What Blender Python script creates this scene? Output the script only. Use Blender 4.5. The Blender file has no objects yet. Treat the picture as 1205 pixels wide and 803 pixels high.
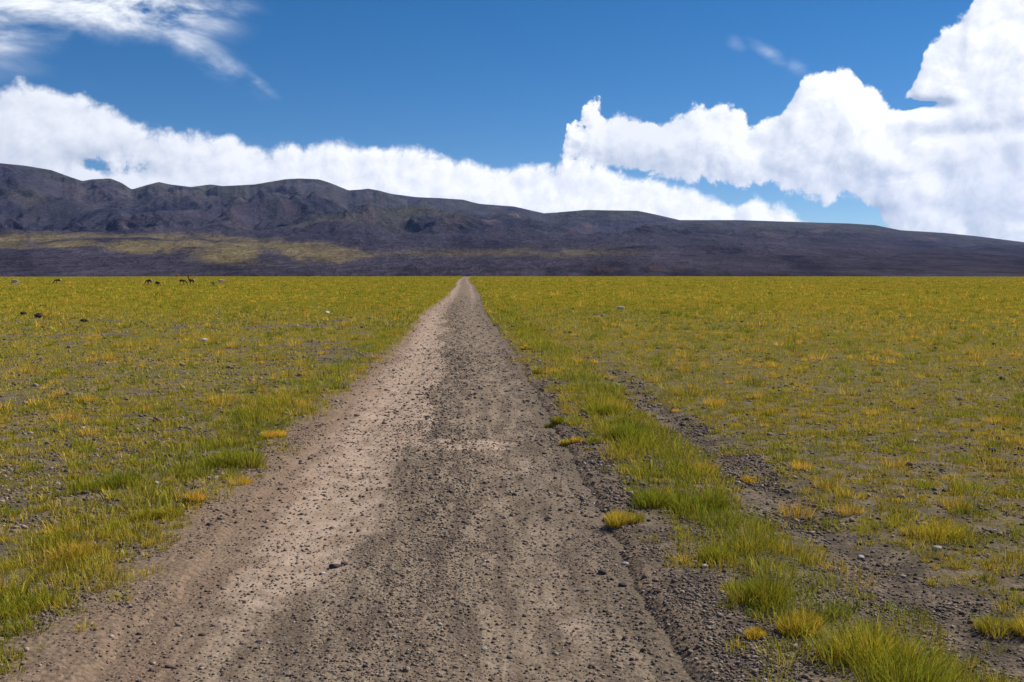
import bpy, math, random
import numpy as np

R = math.radians
S = bpy.context.scene
col = S.collection

# ------------------------------------------------------------------ camera
CAM_H = 2.1
FPX = 1171.4                    # focal length in pixels of the 1205 px wide photograph
HZ = 320.5                      # true horizon row
PITCH = math.atan((401.5 - HZ) / FPX)
cam_d = bpy.data.cameras.new('camera')
cam_d.lens = 35.0; cam_d.sensor_width = 36.0
cam_d.clip_start = 0.05; cam_d.clip_end = 60000
cam = bpy.data.objects.new('camera', cam_d); col.objects.link(cam)
cam.location = (0, 0, CAM_H)
cam.rotation_euler = (math.pi / 2 - PITCH, 0, 0)
S.camera = cam

# ------------------------------------------------------------------ light
SUN_AZ, SUN_EL = R(56), R(43)   # clockwise from the view direction, above the horizon
SUNV = (math.sin(SUN_AZ) * math.cos(SUN_EL), math.cos(SUN_AZ) * math.cos(SUN_EL), math.sin(SUN_EL))
sd = bpy.data.lights.new('sun', 'SUN'); sd.energy = 5.0; sd.angle = R(0.5); sd.color = (1.0, 0.95, 0.87)
sun = bpy.data.objects.new('sun', sd); col.objects.link(sun)
sun.rotation_euler = (math.pi / 2 - SUN_EL, 0, math.pi - SUN_AZ)
sun.location = (60, 0, 80)
S.view_settings.view_transform = 'Standard'
S.view_settings.look = 'None'
S.view_settings.exposure = 0.22
S.view_settings.gamma = 1.0
S.view_settings.use_curve_mapping = False
S.cycles.max_bounces = 5
S.cycles.diffuse_bounces = 2
S.cycles.transparent_max_bounces = 8


def pix_dir(x, y):
    dx, dy, dz = x - 602.5, FPX, 401.5 - y
    c, s = math.cos(PITCH), math.sin(PITCH)
    return dx, dy * c + dz * s, -dy * s + dz * c


def AP(x, y):
    """pixel of the photograph -> azimuth and tangent of elevation"""
    dx, dy, dz = pix_dir(x, y)
    return math.atan2(dx, dy), dz / math.hypot(dx, dy)


def ground_xy(x, y):
    dx, dy, dz = pix_dir(x, y)
    k = CAM_H / -dz
    return dx * k, dy * k


# ------------------------------------------------------------------ node helpers
class NT:
    def __init__(s, tree): s.t = tree; s.n = tree.nodes; s.l = tree.links
    def node(s, typ, **kw):
        n = s.n.new(typ)
        for k, v in kw.items(): setattr(n, k, v)
        return n
    def put(s, sock, v):
        if isinstance(v, bpy.types.NodeSocket): s.l.new(v, sock)
        elif v is not None: sock.default_value = v
    def m(s, op, a, b=None, c=None, clamp=False):
        n = s.node('ShaderNodeMath', operation=op, use_clamp=clamp)
        for i, v in enumerate((a, b, c)): s.put(n.inputs[i], v)
        return n.outputs[0]
    def vm(s, op, a, b=None, scale=None):
        n = s.node('ShaderNodeVectorMath', operation=op)
        s.put(n.inputs[0], a); s.put(n.inputs[1], b)
        if scale is not None: s.put(n.inputs['Scale'], scale)
        return n.outputs[0]
    def sstep(s, v, a, b):
        n = s.node('ShaderNodeMapRange', interpolation_type='SMOOTHSTEP')
        s.put(n.inputs[0], v); s.put(n.inputs[1], a); s.put(n.inputs[2], b)
        return n.outputs[0]
    def lin(s, v, a, b, c=0.0, d=1.0, clamp=True):
        n = s.node('ShaderNodeMapRange', clamp=clamp)
        s.put(n.inputs[0], v); s.put(n.inputs[1], a); s.put(n.inputs[2], b); s.put(n.inputs[3], c); s.put(n.inputs[4], d)
        return n.outputs[0]
    def noise(s, vec, scale, detail=4.0, rough=0.5, dist=0.0):
        n = s.node('ShaderNodeTexNoise')
        s.put(n.inputs['Vector'], vec); s.put(n.inputs['Scale'], scale); s.put(n.inputs['Detail'], detail)
        s.put(n.inputs['Roughness'], rough); s.put(n.inputs['Distortion'], dist)
        return n.outputs[0]
    def noisec(s, vec, scale, detail=3.0, rough=0.5):
        n = s.node('ShaderNodeTexNoise')
        s.put(n.inputs['Vector'], vec); s.put(n.inputs['Scale'], scale); s.put(n.inputs['Detail'], detail)
        s.put(n.inputs['Roughness'], rough)
        return n.outputs['Color']
    def voro(s, vec, scale, detail=0.0, rough=0.5, feature='F1', rnd=1.0, out='Distance'):
        n = s.node('ShaderNodeTexVoronoi', feature=feature)
        s.put(n.inputs['Vector'], vec); s.put(n.inputs['Scale'], scale)
        if 'Detail' in n.inputs: s.put(n.inputs['Detail'], detail)
        if 'Roughness' in n.inputs: s.put(n.inputs['Roughness'], rough)
        n.normalize = True
        s.put(n.inputs['Randomness'], rnd)
        return n.outputs[out]
    def mix(s, f, a, b, typ='MIX'):
        n = s.node('ShaderNodeMix', data_type='RGBA', blend_type=typ)
        s.put(n.inputs[0], f)
        for i, v in ((6, a), (7, b)):
            if isinstance(v, tuple) and len(v) == 3: v = v + (1,)
            s.put(n.inputs[i], v)
        return n.outputs[2]
    def curve(s, v, pts):
        n = s.node('ShaderNodeFloatCurve')
        c = n.mapping.curves[0]
        pts = sorted(pts)
        c.points[0].location = pts[0]; c.points[-1].location = pts[-1]
        for p in pts[1:-1]: c.points.new(*p)
        for p in c.points: p.handle_type = 'VECTOR'
        n.mapping.use_clip = False
        n.mapping.update()
        s.put(n.inputs['Value'], v)
        return n.outputs[0]


# ------------------------------------------------------------------ sky with clouds
def clouds_group():
    """directional cloud cover: silhouettes as height curves over azimuth, broken up by billow noise"""
    g = bpy.data.node_groups.new('cloud_field', 'ShaderNodeTree')
    g.interface.new_socket('Vector', in_out='INPUT', socket_type='NodeSocketVector')
    for nm in ('Bank', 'Cumulus', 'Wisp'): g.interface.new_socket(nm, in_out='OUTPUT', socket_type='NodeSocketFloat')
    N = NT(g)
    gi = N.node('NodeGroupInput'); go = N.node('NodeGroupOutput')
    v = N.vm('NORMALIZE', gi.outputs[0])
    sp = N.node('ShaderNodeSeparateXYZ'); N.l.new(v, sp.inputs[0])
    az = N.m('ARCTAN2', sp.outputs[0], sp.outputs[1])
    hor = N.m('SQRT', N.m('ADD', N.m('MULTIPLY', sp.outputs[0], sp.outputs[0]), N.m('MULTIPLY', sp.outputs[1], sp.outputs[1])))
    el = N.m('DIVIDE', sp.outputs[2], N.m('MAXIMUM', hor, 0.001))
    # warp
    wn = N.noisec(v, 16.0, 4.0, 0.55)
    ws = N.node('ShaderNodeSeparateXYZ'); N.l.new(wn, ws.inputs[0])
    wA = N.m('MULTIPLY', N.m('SUBTRACT', ws.outputs[0], 0.5), 0.02)
    azw = N.m('ADD', az, wA)
    u = N.lin(azw, -0.62, 0.62)
    P = N.m('MULTIPLY', el, 1.0)
    def cv(pts):
        out = []
        for x, y in pts:
            a, t = AP(x, y)
            out.append(((a + 0.62) / 1.24, t / 0.4))
        return N.m('MULTIPLY', N.curve(u, out), 0.4)
    # billows
    bn = N.m('SUBTRACT', 0.40, N.voro(N.vm('ADD', v, N.vm('SCALE', wn, scale=0.03)), 22.0, 5.0, 0.6, feature='F1'))           # cauliflower heads
    fb = N.m('SUBTRACT', N.noise(v, 20.0, 10.0, 0.60), 0.5)
    big = N.m('SUBTRACT', 0.40, N.voro(N.vm('ADD', v, N.vm('SCALE', wn, scale=0.05)), 9.0, 2.0, 0.5, feature='F1'))
    # --- long bank
    top = cv([(-120, 92), (-40, 112), (2, 108), (22, 98), (60, 108), (100, 124), (150, 142), (200, 152), (250, 162), (300, 172), (400, 174), (500, 181),
              (560, 190), (640, 197), (700, 198), (760, 207), (830, 232), (868, 250), (890, 228), (925, 246), (952, 268), (1000, 330), (1300, 340)])
    d = N.m('SMOOTH_MIN', N.m('SUBTRACT', top, P), 0.042, 0.02)
    amp = N.m('ADD', N.m('MULTIPLY', bn, 0.060), N.m('MULTIPLY', fb, 0.026))
    d = N.m('ADD', d, amp)
    # blue gap behind the left saddle
    ga, ge = AP(136, 196)
    gx = N.m('DIVIDE', N.m('SUBTRACT', az, ga), 0.042); gy = N.m('DIVIDE', N.m('SUBTRACT', P, ge), 0.017)
    gd = N.m('ADD', N.m('MULTIPLY', gx, gx), N.m('MULTIPLY', gy, gy))
    gap = N.m('EXPONENT', N.m('MULTIPLY', gd, -1.0))
    d = N.m('SUBTRACT', d, N.m('MULTIPLY', gap, N.m('ADD', 0.040, N.m('MULTIPLY', fb, 0.22))))
    N.l.new(d, go.inputs[0])
    # --- cumulus
    top = cv([(600, 330), (652, 215), (664, 168), (680, 150), (700, 147), (716, 148), (750, 150), (775, 150), (800, 143), (828, 128), (850, 124), (872, 134),
              (884, 152), (912, 152), (930, 128), (944, 92), (965, 84), (990, 82), (1008, 90), (1014, 108), (1030, 116), (1048, 136),
              (1072, 128), (1084, 96), (1092, 62), (1112, 46), (1136, 32), (1146, 2), (1180, -12), (1230, -40), (1330, 20)])
    bot = cv([(600, 172), (655, 172), (668, 174), (700, 186), (760, 197), (830, 202), (900, 211), (960, 212), (1010, 222), (1038, 230), (1050, 256), (1068, 276), (1110, 280), (1160, 286), (1240, 330), (1330, 340)])
    dt = N.m('SUBTRACT', top, P)
    db = N.m('MULTIPLY', N.m('SUBTRACT', P, bot), 1.0)
    d = N.m('ADD', N.m('SMOOTH_MIN', N.m('SMOOTH_MIN', dt, db, 0.02), 0.040, 0.02), N.m('ADD', N.m('MULTIPLY', bn, 0.085), N.m('ADD', N.m('MULTIPLY', fb, 0.020), N.m('MULTIPLY', big, 0.045))))
    ragged = N.m('EXPONENT', N.m('MULTIPLY', N.m('POWER', N.m('DIVIDE', N.m('SUBTRACT', az, AP(682, 150)[0]), 0.022), 2.0), -1.0))
    d = N.m('ADD', d, N.m('MULTIPLY', ragged, N.m('SUBTRACT', N.m('MULTIPLY', fb, 0.16), 0.012)))
    def hole(px, py, rx, ry, k):
        ga, ge = AP(px, py)
        gx = N.m('DIVIDE', N.m('SUBTRACT', azw, ga), rx / FPX); gy = N.m('DIVIDE', N.m('SUBTRACT', P, ge), ry / FPX)
        gd = N.m('ADD', N.m('MULTIPLY', gx, gx), N.m('MULTIPLY', gy, gy))
        return N.m('MULTIPLY', N.m('EXPONENT', N.m('MULTIPLY', gd, -1.0)), N.m('MULTIPLY', N.m('ADD', 1.0, N.m('MULTIPLY', fb, 3.5)), k))
    d = N.m('SUBTRACT', d, hole(1094, 122, 26, 7, 0.045))
    d = N.m('SUBTRACT', d, hole(1160, 152, 60, 9, 0.016))
    d = N.m('SUBTRACT', d, hole(1108, 205, 16, 20, 0.02))
    d = N.m('SUBTRACT', d, hole(1182, 190, 14, 22, 0.02))
    N.l.new(d, go.inputs[1])
    # --- wisps top left and the thin streaks
    st = N.node('ShaderNodeMapping'); N.put(st.inputs['Vector'], v); st.inputs['Rotation'].default_value = (0, R(35), 0); st.inputs['Scale'].default_value = (1, 1, 2.6)
    wn2 = N.m('SUBTRACT', N.noise(st.outputs[0], 9.0, 9.0, 0.6, 0.4), 0.5)
    w = None
    for (px, py, rx, ry, k) in ((40, -8, 120, 34, 1.25), (170, 8, 90, 34, 1.1), (215, 45, 70, 22, .7), (268, 78, 46, 15, .46), (300, 95, 30, 8, .38),
                                (60, 30, 90, 18, .55), (-90, 0, 120, 60, .9), (905, 62, 40, 10, .36), (866, 50, 16, 10, .36), (938, 80, 18, 11, .4)):
        a0, e0 = AP(px, py)
        dx = N.m('SUBTRACT', az, a0); dy = N.m('SUBTRACT', P, e0)
        if py > 40: # slanted streaks
            c, s_ = math.cos(R(-35)), math.sin(R(-35))
            dx, dy = N.m('ADD', N.m('MULTIPLY', dx, c), N.m('MULTIPLY', dy, s_)), N.m('ADD', N.m('MULTIPLY', dx, -s_), N.m('MULTIPLY', dy, c))
        gx = N.m('DIVIDE', dx, rx / FPX); gy = N.m('DIVIDE', dy, ry / FPX)
        gd = N.m('ADD', N.m('MULTIPLY', gx, gx), N.m('MULTIPLY', gy, gy))
        e = N.m('MULTIPLY', N.m('EXPONENT', N.m('MULTIPLY', gd, -1.0)), k)
        w = e if w is None else N.m('MAXIMUM', w, e)
    w = N.m('MULTIPLY', w, N.m('ADD', 1.0, N.m('MULTIPLY', wn2, 5.5)))
    # soft cover further round the sky, outside the picture
    N.l.new(N.m('MULTIPLY', w, 1.0), go.inputs[2])
    return g


def build_world():
    w = bpy.data.worlds.new('World'); S.world = w; w.use_nodes = True
    N = NT(w.node_tree); N.n.clear()
    out = N.node('ShaderNodeOutputWorld'); bg = N.node('ShaderNodeBackground')
    N.l.new(bg.outputs[0], out.inputs[0])
    sky = N.node('ShaderNodeTexSky', sky_type='NISHITA')
    sky.sun_disc = False; sky.sun_elevation = SUN_EL; sky.sun_rotation = SUN_AZ
    sky.altitude = 4000; sky.air_density = 1.0; sky.dust_density = 0.3; sky.ozone_density = 1.6
    hs = N.node('ShaderNodeHueSaturation'); hs.inputs['Saturation'].default_value = 1.40; hs.inputs['Value'].default_value = 0.80
    N.l.new(sky.outputs[0], hs.inputs['Color'])
    geo = N.node('ShaderNodeTexCoord')
    vec = geo.outputs['Generated']
    G = clouds_group()
    g1 = N.node('ShaderNodeGroup'); g1.node_tree = G; N.l.new(vec, g1.inputs[0])
    g2 = N.node('ShaderNodeGroup'); g2.node_tree = G
    N.l.new(N.vm('ADD', vec, (0.0070, 0.0, 0.0078)), g2.inputs[0])
    def layer(i, soft, k, base):
        d1, d2 = g1.outputs[i], g2.outputs[i]
        al = N.sstep(d1, 0.0, soft)
        lit = N.m('ADD', base, N.m('MULTIPLY', N.m('SUBTRACT', d1, d2), k), clamp=True)
        return al, lit
    aB, lB = layer(0, 0.012, 30.0, 0.64)
    aC, lC = layer(1, 0.007, 25.0, 0.74)
    sp = N.node('ShaderNodeSeparateXYZ'); N.l.new(vec, sp.inputs[0])
    shade = (3.9, 4.7, 6.1, 1); white = (10.6, 10.6, 10.8, 1)
    dim = N.noise(vec, 7.0, 4.0, 0.5)
    dimC = N.sstep(dim, 0.38, 0.62)
    cB = N.mix(N.m('MULTIPLY', lB, N.lin(sp.outputs[0], -0.5, -0.1, 0.62, 1.0)), shade, white)
    cC = N.mix(N.m('MULTIPLY', lC, N.lin(dimC, 0, 1, 0.72, 1.0)), shade, white)
    c = N.mix(N.sstep(g1.outputs[2], 0.12, 1.35), hs.outputs[0], (9.6, 9.9, 10.3, 1))
    c = N.mix(N.m('MULTIPLY', aC, 0.97), c, cC)
    c = N.mix(N.m('MULTIPLY', aB, 0.97), c, cB)
    N.l.new(c, bg.inputs[0]); bg.inputs[1].default_value = 0.10
    w.cycles.sampling_method = 'MANUAL'; w.cycles.sample_map_resolution = 512
build_world()

# ------------------------------------------------------------------ numpy noise
rng = np.random.default_rng(7)
_perm = rng.permutation(4096).astype(np.int64)
_gr = rng.uniform(0, 2 * np.pi, 4096); _gx = np.cos(_gr); _gy = np.sin(_gr)


def perlin(x, y, seed=0):
    xi = np.floor(x).astype(np.int64); yi = np.floor(y).astype(np.int64)
    xf = x - xi; yf = y - yi
    u = xf * xf * xf * (xf * (xf * 6 - 15) + 10); v = yf * yf * yf * (yf * (yf * 6 - 15) + 10)
    def g(ix, iy, dx, dy):
        h = _perm[(_perm[(ix + seed * 131) & 4095] + iy) & 4095]
        return _gx[h] * dx + _gy[h] * dy
    a = g(xi, yi, xf, yf); b = g(xi + 1, yi, xf - 1, yf); c = g(xi, yi + 1, xf, yf - 1); d = g(xi + 1, yi + 1, xf - 1, yf - 1)
    return ((a + (b - a) * u) * (1 - v) + (c + (d - c) * u) * v) * 1.5


def fbm(x, y, oct=4, seed=0, rough=0.5, ridged=False):
    s = np.zeros_like(x); a = 1.0; t = 0.0
    for k in range(oct):
        n = perlin(x * 2.03 ** k + 17.3 * k, y * 2.03 ** k - 9.1 * k, seed + k)
        if ridged: n = 1 - 2 * np.abs(n)
        s += a * n; t += a; a *= rough
    return s / t


def ss(a, b, x):
    t = np.clip((x - a) / (b - a), 0, 1); return t * t * (3 - 2 * t)


# ------------------------------------------------------------------ terrain functions
DA = AP(550, HZ)[0]                      # heading of the track
DX, DY = math.sin(DA), math.cos(DA)


def track_st(x, y):
    s = x * DX + y * DY
    t = x * DY - y * DX
    t = t - wig(s)
    return s, t


def wig(s):
    return 0.10 * np.sin(s / 11.0) * ss(12, 30, s) + 0.5 * ss(60, 170, s) * np.sin(s / 75.0 + 1.0) - 0.25 * ss(20, 60, s)


def plain_h(x, y):
    r = np.hypot(x, y)
    h = 0.035 * fbm(x / 3.5, y / 3.5, 3, 3) + 0.10 * ss(20, 80, r) * fbm(x / 45, y / 45, 2, 9)
    h = h - 3.5 * ss(480, 760, r) ** 1.5 * 1.6
    return h


def track_edges(s):
    z = np.zeros_like(s)
    L = -1.93 + 0.16 * fbm(s / 2.2, z, 3, 21) + 0.10 * perlin(s * 2.7, z, 22) + 0.25 * ss(60, 140, s)
    Rr = 1.18 + 0.10 * fbm(s / 2.6, z + 5, 3, 23) + 0.06 * perlin(s * 3.1, z, 24) + 0.15 * ss(20, 60, s)
    return L, Rr


def inside_track(s, t, m=0.0):
    L, Rr = track_edges(s)
    return np.minimum(t - L, Rr - t) + m          # > 0 inside


def ground_h(x, y):
    s, t = track_st(x, y)
    d = inside_track(s, t)
    h = plain_h(x, y)
    bed = ss(-0.10, 0.14, d)
    # small berm thrown up on the right shoulder, shallow swale beyond
    near = 1 - ss(60, 140, s)
    h = h + near * (0.05 * (1 - 0.7 * ss(12, 24, s)) * 0.6 * np.exp(-((t - 1.6) / 0.34) ** 2) - 0.05 * np.exp(-((t - 2.9) / 0.3) ** 2) + 0.04 * np.exp(-((t - 2.1) / 0.3) ** 2) + 0.03 * np.exp(-((t + 2.4) / 0.35) ** 2))
    rough = 0.018 * fbm(x / 0.45, y / 0.45, 4, 31)
    h = h + rough * (1 - 0.5 * bed)
    return h - 0.09 * bed


def track_h(x, y, s, t):
    h = plain_h(x, y)
    h = h - 0.030 + 0.012 * fbm(x / 0.8, s / 2.5, 4, 41) + 0.006 * perlin(t * 9.0, s * 0.7, 44)
    h = h - 0.025 * (np.exp(-((t + 1.15) / 0.30) ** 2) + np.exp(-((t - 0.45) / 0.30) ** 2))
    return h


def cover(x, y):
    """fraction of ground hidden by grass"""
    s, t = track_st(x, y); r = np.hypot(x, y)
    n = fbm(x / 1.7, y / 1.7, 4, 51, 0.55) * 0.75 + fbm(x / 9.0, y / 9.0, 3, 57) * 0.75
    far = ss(12, 90, r)
    left = ss(-3, -9, t) * (1 - ss(30, 80, r)) * 0.16
    n = n + 0.35 * fbm(x / 0.55, y / 0.55, 2, 58)
    c = ss(-0.34, 0.10, n + 0.15 + far * 0.40 - left + 0.24 * ss(3.1, 3.6, t))
    gL = -2.27 + 0.30 * ss(10, 30, s) + 0.22 * ss(30, 90, s) + 0.42 * fbm(s / 1.8, s * 0 + 3, 4, 61)
    gR = 1.55 + 0.25 * fbm(s / 1.6, s * 0 + 8, 3, 63) - 0.22 * ss(11, 22, s)
    c = c * (1 - (1 - ss(gL * 1 - 0.35, gL, t) * 1.0) * 0.0)
    inside = ss(gL - 0.22, gL + 0.12, t) * (1 - ss(gR - 0.22, gR + 0.18, t))
    verge = np.exp(-((t - 2.12) / 0.46) ** 2) + 0.8 * np.exp(-((t + 3.0 - 0.5 * ss(10, 40, s)) / 0.5) ** 2)
    c = np.clip(c + 0.85 * verge * ss(-0.45, 0.1, n + 0.28), 0, 1)
    c = np.maximum(c, 0.85 * np.exp(-((t - 1.98 - 0.06 * np.sin(s * 1.3)) / 0.30) ** 4) * (1 - ss(11, 16, s)))
    strip = np.exp(-((t - 2.95 + 0.1 * np.sin(s * 0.9)) / 0.34) ** 4) * (1 - ss(13, 26, s)) * ss(-0.5, 0.2, 0.35 - fbm(x / 1.1, y / 1.1, 2, 66))
    c = c * (1 - 0.92 * strip)
    return c * (1 - inside), verge


# ------------------------------------------------------------------ mesh helpers
def mesh_np(name, verts, faces, mats, colors=None, smooth=False, parent=None, attrs=None):
    """faces: int array (n,3) or (n,4)"""
    me = bpy.data.meshes.new(name)
    nv, nf, k = len(verts), len(faces), faces.shape[1]
    me.vertices.add(nv); me.vertices.foreach_set('co', np.ascontiguousarray(verts, dtype=np.float32).ravel())
    me.loops.add(nf * k); me.loops.foreach_set('vertex_index', np.ascontiguousarray(faces, dtype=np.int32).ravel())
    me.polygons.add(nf); me.polygons.foreach_set('loop_start', np.arange(0, nf * k, k, dtype=np.int32))
    if smooth: me.polygons.foreach_set('use_smooth', np.ones(nf, dtype=bool))
    for m_ in (mats if isinstance(mats, (list, tuple)) else [mats]): me.materials.append(m_)
    if colors is not None:
        a = me.color_attributes.new('tint', 'FLOAT_COLOR', 'POINT')
        c4 = np.ones((nv, 4), dtype=np.float32); c4[:, :colors.shape[1]] = colors
        a.data.foreach_set('color', c4.ravel())
    for an, av in (attrs or {}).items():
        a = me.attributes.new(an, 'FLOAT', 'POINT'); a.data.foreach_set('value', np.ascontiguousarray(av, dtype=np.float32))
    me.update(); me.validate()
    o = bpy.data.objects.new(name, me); col.objects.link(o)
    if parent: o.parent = parent
    return o


def tag(o, label=None, cat=None, group=None, kind=None):
    if label: o['label'] = label
    if cat: o['category'] = cat
    if group: o['group'] = group
    if kind: o['kind'] = kind
    return o


def grid_faces(nr, nc, wrap=False):
    i = np.arange(nr - 1)[:, None]; j = np.arange(nc if wrap else nc - 1)[None, :]
    j2 = (j + 1) % nc
    a = i * nc + j; b = i * nc + j2; c = (i + 1) * nc + j2; d = (i + 1) * nc + j
    return np.stack([a, b, c, d], -1).reshape(-1, 4)


def new_mat(name):
    m = bpy.data.materials.new(name); m.use_nodes = True
    N = NT(m.node_tree); b = N.n['Principled BSDF']
    b.inputs['Specular IOR Level'].default_value = 0.15; b.inputs['Roughness'].default_value = 0.9
    return m, N, b


def attr(N, name, out='Fac'):
    n = N.node('ShaderNodeAttribute'); n.attribute_name = name
    return n.outputs[out]


def bump(N, b, h, dist, strength=1.0):
    n = N.node('ShaderNodeBump'); n.inputs['Strength'].default_value = strength; n.inputs['Distance'].default_value = dist
    N.put(n.inputs['Height'], h); N.l.new(n.outputs[0], b.inputs['Normal'])


def pos(N):
    return N.node('ShaderNodeNewGeometry').outputs['Position']


# ------------------------------------------------------------------ materials
def mat_ground():
    m, N, b = new_mat('gravelly_steppe_soil'); b.inputs['Specular IOR Level'].default_value = 0.0
    p = pos(N); cov = attr(N, 'cover'); sh = attr(N, 'shoulder'); rr = attr(N, 'dist')
    n1 = N.noise(p, 3.0, 6, 0.6); n2 = N.noise(p, 28.0, 5, 0.65); n3 = N.noise(p, 0.25, 5, 0.6)
    v = N.voro(p, 26.0, 1.0, 0.5, out='Color'); vs = N.node('ShaderNodeSeparateXYZ'); N.l.new(v, vs.inputs[0])
    vd = N.voro(p, 26.0)
    soil = N.mix(N.sstep(n1, 0.35, 0.65), (0.088, 0.070, 0.052), (0.21, 0.16, 0.112))
    soil = N.mix(N.m('MULTIPLY', N.sstep(vs.outputs[0], 0.45, 0.8), 0.6), soil, (0.085, 0.070, 0.062))
    soil = N.mix(N.m('MULTIPLY', N.sstep(n2, 0.52, 0.75), 0.5), soil, (0.30, 0.23, 0.18))
    soil = N.mix(N.m('MULTIPLY', sh, 0.85), soil, N.mix(N.sstep(n2, 0.3, 0.7), (0.15, 0.103, 0.07), (0.29, 0.203, 0.14)))
    turf = N.mix(N.sstep(n1, 0.3, 0.7), (0.24, 0.19, 0.020), (0.14, 0.14, 0.015))
    turf = N.mix(N.m('MULTIPLY', N.sstep(n3, 0.45, 0.7), 0.45), turf, (0.30, 0.20, 0.03))
    f = N.m('MULTIPLY', N.sstep(N.m('ADD', cov, N.m('MULTIPLY', N.m('SUBTRACT', n2, 0.5), 0.9)), 0.2, 0.8), N.lin(rr, 8, 70, 0.10, 1.0))
    N.l.new(N.mix(f, soil, turf), b.inputs['Base Color'])
    h = N.m('ADD', N.m('MULTIPLY', N.m('SUBTRACT', 0.5, vd), 1.0), N.m('MULTIPLY', n2, 0.7))
    bump(N, b, h, 0.018)
    return m


def mat_track():
    m, N, b = new_mat('packed_dirt_and_gravel'); b.inputs['Specular IOR Level'].default_value = 0.03
    p = pos(N); sand = attr(N, 'sand'); red = attr(N, 'red')
    uvw = N.node('ShaderNodeCombineXYZ'); N.l.new(attr(N, 'ts'), uvw.inputs[0]); N.l.new(N.m('MULTIPLY', attr(N, 'ss'), 0.16), uvw.inputs[1])
    streak = N.noise(uvw.outputs[0], 6.0, 6, 0.6)
    n1 = N.noise(p, 4.0, 6, 0.6); n2 = N.noise(p, 30.0, 6, 0.7); n4 = N.noise(p, 90.0, 3, 0.6)
    v = N.voro(p, 34.0, 1.0, 0.5, out='Color'); vs = N.node('ShaderNodeSeparateXYZ'); N.l.new(v, vs.inputs[0]); vd = N.voro(p, 34.0)
    grav = N.mix(N.sstep(streak, 0.35, 0.65), (0.155, 0.112, 0.076), (0.33, 0.250, 0.170))
    grav = N.mix(N.m('MULTIPLY', N.sstep(vs.outputs[0], 0.55, 0.85), 0.65), grav, (0.085, 0.070, 0.062))
    grav = N.mix(N.m('MULTIPLY', N.sstep(vs.outputs[1], 0.7, 0.95), 0.5), grav, (0.34, 0.29, 0.25))
    snd = N.mix(N.sstep(n1, 0.3, 0.7), (0.33, 0.232, 0.160), (0.52, 0.390, 0.290))
    snd = N.mix(N.m('MULTIPLY', N.sstep(n2, 0.5, 0.72), 0.45), snd, (0.20, 0.145, 0.11))
    f = N.sstep(N.m('ADD', sand, N.m('ADD', N.m('MULTIPLY', N.m('SUBTRACT', n1, 0.5), 0.8), N.m('MULTIPLY', N.m('SUBTRACT', n2, 0.5), 0.6))), 0.25, 0.75)
    c = N.mix(f, grav, snd)
    c = N.mix(N.m('MULTIPLY', red, 0.5), c, (0.27, 0.15, 0.09))
    c = N.mix(N.m('MULTIPLY', n4, 0.35), c, (0.12, 0.09, 0.072))
    rim_c = N.mix(attr(N, 'rimr'), N.mix(N.sstep(n2, 0.3, 0.7), (0.15, 0.103, 0.07), (0.29, 0.203, 0.14)), N.mix(N.sstep(n2, 0.3, 0.7), (0.088, 0.070, 0.052), (0.21, 0.16, 0.112)))
    c = N.mix(N.m('MULTIPLY', attr(N, 'rim'), 0.9), c, rim_c)
    N.l.new(c, b.inputs['Base Color'])
    h = N.m('ADD', N.m('MULTIPLY', N.m('SUBTRACT', 0.5, vd), N.lin(f, 0, 1, 1.0, 0.3)), N.m('MULTIPLY', n2, 0.8))
    bump(N, b, h, 0.014)
    return m


def mat_grass():
    m, N, b = new_mat('grass_blades')
    N.n.remove(b)
    c = attr(N, 'tint', 'Color')
    d = N.node('ShaderNodeBsdfDiffuse'); t = N.node('ShaderNodeBsdfTranslucent'); mx = N.node('ShaderNodeMixShader')
    N.l.new(c, d.inputs[0]); N.l.new(c, t.inputs[0]); mx.inputs[0].default_value = 0.28
    N.l.new(d.outputs[0], mx.inputs[1]); N.l.new(t.outputs[0], mx.inputs[2])
    N.l.new(mx.outputs[0], N.n['Material Output'].inputs[0])
    return m


def mat_stone():
    m, N, b = new_mat('stone'); b.inputs['Specular IOR Level'].default_value = 0.03
    c = attr(N, 'tint', 'Color'); n = N.noise(pos(N), 60, 4, 0.6)
    N.l.new(N.mix(N.m('MULTIPLY', n, 0.5), c, (0.10, 0.085, 0.08)), b.inputs['Base Color'])
    return m


def mat_hills():
    m, N, b = new_mat('volcanic_slopes')
    mp = N.node('ShaderNodeMapping'); N.l.new(pos(N), mp.inputs[0]); mp.inputs['Scale'].default_value = (1, .35, 1.6); p = mp.outputs[0]; c = attr(N, 'tint', 'Color')
    n1 = N.noise(p, 0.006, 9, 0.7); n2 = N.noise(p, 0.05, 5, 0.7)
    k = N.lin(n1, 0.3, 0.7, 0.6, 1.4); k2 = N.lin(n2, 0.3, 0.7, 0.6, 1.4)
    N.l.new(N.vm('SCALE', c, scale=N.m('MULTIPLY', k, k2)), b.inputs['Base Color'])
    bump(N, b, N.m('ADD', n1, N.m('MULTIPLY', n2, 0.3)), 70.0)
    b.inputs['Specular IOR Level'].default_value = 0.0
    return m


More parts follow.
